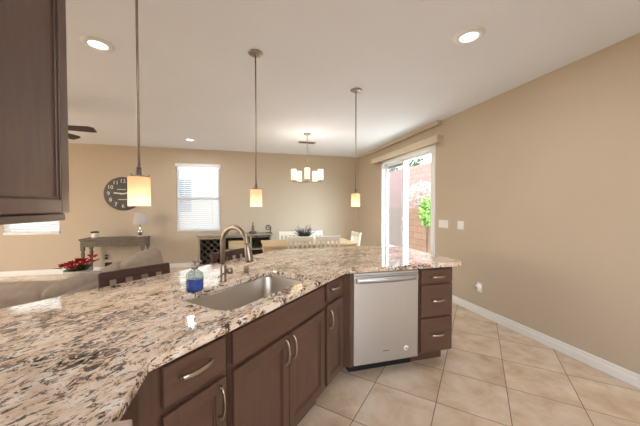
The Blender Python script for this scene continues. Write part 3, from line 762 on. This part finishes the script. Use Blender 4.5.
# lamp on it
t = thing('table_lamp', 'small table lamp with pale shade at the right end of the console', 'lamp', (-2.19, 6.66, .765))
MB().lathe([(.07, 0), (.07, .012), (.02, .02), (.022, .04), (.045, .07), (.055, .11), (.04, .15), (.018, .175), (.03, .195), (.018, .215), (.010, .23), (.010, .29)], seg=22).build('base', 'chrome', t)
MB().lathe([(.135, .27), (.098, .51), (.095, .51), (.132, .27)], seg=28, cap=False).build('lamp_shade', 'lampshade', t)
# small plant
t = thing('potted_plant', 'tiny potted green plant on the left part of the console table', 'plant', (-2.99, 6.60, .765))
MB().lathe([(.048, 0), (.056, .02), (.060, .105), (.054, .105), (.052, .09), (0, .09)], seg=20).build('pot', 'ceramic', t)
random.seed(11); b = MB()
for i in range(160):
    a = random.uniform(0, 6.28); r = random.uniform(0, .052); b.leaf((r * math.cos(a), r * math.sin(a), .092), (math.cos(a) * r * 12, math.sin(a) * r * 12, 1), random.uniform(.03, .06), .02)
b.build('leaves', 'leaf', t, recalc=False)
# clock
t = thing('wall_clock', 'large round charcoal wall clock with white numerals, behind the near pendant', 'clock', (-2.60, YW, 1.69))
MB().lathe([(.365, 0), (.365, .022), (.35, .028), (0, .028)], seg=56).build('face', 'clock', t, (0, 0, 0), (R(90), 0, 0))
for h in range(1, 13):
    a = R(90 - 30 * h); text_mesh('numeral', str(h), .115, 'clockwhite', t, (.272 * math.cos(a), -.030, .272 * math.sin(a)), (R(90), 0, 0))
m_ = lambda a: Matrix.Rotation(-a, 4, 'Y')
MB().box(-.012, .012, -.038, -.034, -.05, .21, 0, 1, m_(R(-80))).build('hand', 'clockwhite', t)
MB().box(-.014, .014, -.042, -.039, -.04, .17, 0, 1, m_(R(85))).build('hand', 'clockwhite', t)
MB().box(-.11, .06, -.031, -.0275, .085, .10).build('dial_line', 'clockwhite', t); MB().box(-.09, .07, -.031, -.0275, -.135, -.12).build('dial_line', 'clockwhite', t)
# red flower pot
t = thing('flower_pot', 'grey pot of red flowers on the floor left of the console', 'plant', (-2.98, 6.0, -.0))
MB().lathe([(.13, 0), (.17, .05), (.205, .20), (.215, .255), (.20, .255), (.19, .22), (0, .22)], seg=26).build('pot', 'stonepot', t)
random.seed(5); fl = MB(); lf = MB()
for (cx_, cy_, cz_) in [(-.20, -.05, .33), (-.08, -.12, .36), (.10, -.06, .42), (.22, .0, .47), (.16, -.12, .38), (.0, .06, .40), (-.14, .1, .36), (.28, -.08, .40), (-.02, -.16, .31)]:
    for k in range(14):
        a = k * 2.4 + random.random(); e = random.uniform(.1, .8)
        fl.leaf((cx_, cy_, cz_), (math.cos(a), math.sin(a), e), random.uniform(.08, .12), .05)
for i in range(70):
    a = random.uniform(0, 6.28); lf.leaf((random.uniform(-.1, .12), random.uniform(-.1, .1), .23), (math.cos(a), math.sin(a), random.uniform(.4, 1.1)), random.uniform(.12, .24), .06)
lf.leaf((-.2, -.05, .28), (-1, -.1, .15), .18, .05)
fl.build('flowers', 'red', t, recalc=False); lf.build('leaves', 'leaf', t, recalc=False)
t = thing('wall_outlet', 'outlet with black plugs on the back wall under the console', 'outlet', (-2.93, YW, .32))
MB().box(-.037, .037, -.006, 0, -.06, .06, .003, 1).build('plate', 'plastic', t)
MB().box(-.025, .025, -.05, -.006, -.05, -.005, .004, 1).build('plug', 'black', t); MB().box(-.022, .022, -.045, -.006, .008, .05, .004, 1).build('plug', 'black', t)
tag(MB().box(-.06, .06, -.03, .03, 0, .22, .01, 2).build('black_box', 'black', None, (-2.84, 6.80, 0)), 'small black box on the floor under the console table', 'box')

# ------------------------------------------------------------------ buffet with wine rack
BX0, BX1, BY0, BY1 = -1.02, .56, 6.46, 6.90
t = thing('wine_buffet', 'grey wood buffet with wine rack and open shelves on the back wall', 'buffet', (0, 0, 0))
MB().box(BX0 - .03, BX1 + .03, BY0 - .03, BY1, .745, .78, .004, 1).build('top', 'palegrey', t)
b = MB()
for x_ in (BX0, -.52, .08, BX1 - .035): b.box(x_, x_ + .035, BY0, BY1 - .01, 0, .745)
b.box(BX0, BX1, BY0, BY1 - .01, .10, .13).build('body', 'palegrey', t)
MB().box(BX0 + .01, BX1 - .01, BY1 - .012, BY1 - .004, .1, .745).build('back_panel', 'darkgrey', t)
MB().box(BX0 + .03, -.52, BY0, BY0 + .02, .69, .745).box(-.49, .08, BY0, BY0 + .02, .71, .745).build('rail', 'palegrey', t)
lt = MB(); x0, x1, z0, z1 = BX0 + .035, -.52, .13, .69; cxx = (x0 + x1) / 2
for k in range(-3, 4):
    o_ = k * .145
    for sgn in (1, -1):
        # diagonal board clipped to the bay
        P = []
        for i in range(61):
            q = -.6 + 1.2 * i / 60; X_ = cxx + o_ + q * sgn; Z_ = (z0 + z1) / 2 + q
            if x0 <= X_ <= x1 and z0 <= Z_ <= z1: P.append((X_, Z_))
        if len(P) > 3: lt.bar((P[0][0], (BY0 + BY1) / 2, P[0][1]), (P[-1][0], (BY0 + BY1) / 2, P[-1][1]), .012, BY1 - BY0 - .08)
lt.build('wine_lattice', 'darkgrey', t)
MB().box(-.485, .08, BY0 + .02, BY1 - .02, .42, .44).build('shelf', 'palegrey', t)
MB().box(.115, BX1 - .035, BY0 + .02, BY1 - .02, .42, .44).build('shelf', 'palegrey', t)
MB().box(.115, BX1 - .035, BY0 + .05, BY1 - .05, .70, .715).build('glass_rail', 'palegrey', t)
gid = 0
def wine_bottle(x, z, label):
    t = tag(MB().lathe([(0, 0), (.036, .004), (.037, .19), (.02, .23), (.014, .25), (.014, .30), (0, .30)], seg=16).build('wine_bottle', 'darkbottle', None, (x, 6.85, z), (R(90), 0, 0)), label, 'bottle', 'bottles lying in the wine rack')
for k, (dx, dz) in enumerate([(-.0725, 0), (.0725, 0), (-.0725 - .145, 0), (.0725 + .145 - .02, 0), (0, .0725), (-.145, .0725), (.145, .0725), (0, -.0725), (-.145, -.0725)]):
    wine_bottle(cxx + dx, (z0 + z1) / 2 + dz - .016 , 'dark wine bottle lying in the buffet wine rack')
def glass(x, y, z, label):
    tag(MB().lathe([(.030, 0), (.030, .003), (.004, .006), (.004, .07), (.03, .10), (.035, .15), (.03, .175), (.028, .175), (.033, .15), (.028, .102), (0, .075)], seg=16, cap=False).build('wine_glass', 'bottleglass', None, (x, y, z)), label, 'glass', 'wine glasses on the buffet shelf')
for i, x_ in enumerate((.18, .29, .40, .48)): glass(x_, 6.58, .44, 'clear stemmed wine glass on the right-hand shelf of the buffet')
tag(MB().box(-.40, -.02, 6.55, 6.80, .44, .63, .01, 1).build('storage_box', 'oak'), 'pale tan box on the middle shelf of the buffet', 'box')
tag(MB().soft(-.44, .02, 6.52, 6.84, .135, .33, .05, .01).build('storage_basket', 'pillow'), 'grey-brown basket on the bottom shelf of the buffet', 'basket')
tb = thing('glass_vase', 'slim olive bottle on a purple dish on top of the buffet', 'vase', (.146, 6.62, .78))
MB().lathe([(.028, 0.0), (.032, .06), (.030, .16), (.016, .20), (.014, .26), (.02, .265), (0, .265)], seg=18).build('bottle', 'olive', tb)
MB().lathe([(.04, 0), (.085, .02), (.09, .045), (.08, .045), (.04, .012), (.0, .012)], seg=22).build('dish', 'purple', tb)
tb = thing('scroll_ornament', 'dark curled metal ornament on the right end of the buffet', 'ornament', (.50, 6.66, .78))
b = MB(); 
b.tube([(.0 + .07 * (1 - i / 26) * math.cos(i * .42), 0, .12 + .075 * (1 - i / 30) * math.sin(i * .42)) for i in range(22)], .011, 8); b.tube([(.03, 0, .0), (.055, 0, .05), (.065, 0, .12)], .012, 8); b.build('scroll', 'darkmetal', tb)
MB().box(-.05, .09, -.03, .03, 0, .015, .003, 1).build('base', 'darkmetal', tb)

# ------------------------------------------------------------------ dining set
t = thing('dining_table', 'light oak topped dining table with deep apron beyond the counter', 'table', (1.083, 4.92, 0))
MB().box(-.82, .82, -.43, .43, .735, .765, .005, 2).build('tabletop', 'oak', t)
MB().box(-.80, .80, -.41, .41, .60, .735, .003, 1).build('apron', 'oak', t)
for q in (-1, 1):
    for r in (-1, 1): MB().lathe([(.025, 0), (.03, .3), (.042, .52), (.045, .60)], (q * .74, r * .36, 0), 14).build('leg', 'white_paint', t)
def make_chair():
    t = thing('dining_chair', '', 'chair', (0, 0, 0), 0, 'white dining chairs around the table')
    # local: back at -y, seat towards +y
    MB().box(-.205, .205, .0, .41, .44, .47, .012, 2).build('seat', 'white_paint', t)
    for q in (-1, 1):
        MB().bar((q * .19, .0, 0), (q * .19, .0, .46), .034, .034, .003).bar((q * .19, .0, .45), (q * .194, -.075, .92), .034, .03, .003).build('leg', 'white_paint', t)
        MB().bar((q * .19, .39, 0), (q * .19, .39, .45), .034, .034, .003).build('leg', 'white_paint', t)
    MB().box(-.208, .208, -.012, .012, -.045, .04, .008, 2, Matrix.Translation((0, -.070, .875)) @ Matrix.Rotation(R(9), 4, 'X')).build('top_rail', 'white_paint', t)
    MB().box(-.20, .20, -.01, .01, .55, .59, .003, 1, Matrix.Translation((0, -.018, 0))).build('back_rail', 'white_paint', t)
    for k in range(4):
        x_ = (k - 1.5) * .080
        MB().bar((x_, -.018, .57), (x_, -.064, .85), .04, .012, .002).build('slat', 'white_paint', t)
    MB().box(-.19, .19, .38, .40, .36, .43).box(-.2, -.18, 0, .39, .36, .43).box(.18, .2, 0, .39, .36, .43).build('seat_frame', 'white_paint', t)
    return t
ch = make_chair()
spots = [((.855, 4.50), 0, 'white slat-back dining chair on the near side of the table, nearer the buffet'),
         ((1.325, 4.48), 0, 'white slat-back dining chair on the near side of the table, nearer the patio door'),
         ((.83, 5.345), PI, 'white slat-back dining chair on the far side of the table, left of the lavender'),
         ((1.29, 5.345), PI, 'white slat-back dining chair on the far side of the table, right of the lavender'),
         ((1.97, 4.92), PI / 2, 'white dining chair at the table head by the patio door')]
for i, ((x_, y_), rz, lb_) in enumerate(spots):
    o = ch if i == 0 else copy_tree(ch)
    o.location = (x_, y_, 0); o.rotation_euler = (0, 0, rz); o['label'] = lb_
t = thing('lavender_plant', 'potted lavender plant in the middle of the dining table', 'plant', (1.01, 4.90, .765))
MB().lathe([(.055, 0), (.07, .09), (.066, .09), (.05, .075), (0, .075)], seg=18).build('pot', 'ceramic', t)
random.seed(9); g1 = MB(); g2 = MB()
for i in range(120):
    a = random.uniform(0, 6.28); e = random.uniform(.5, 2.2); d = Vector((math.cos(a), math.sin(a), e)).normalized(); L = random.uniform(.12, .26)
    p0 = Vector((.03 * math.cos(a), .03 * math.sin(a), .08)); g1.leaf(p0, d, L * .8, .02)
    if i % 2 == 0:
        for k in range(4): g2.leaf(p0 + d * L * (.75 + .08 * k), (random.uniform(-1, 1), random.uniform(-1, 1), .6), .025, .016)
g1.build('leaves', 'leaf', t, recalc=False); g2.build('blossom', 'lavender', t, recalc=False)
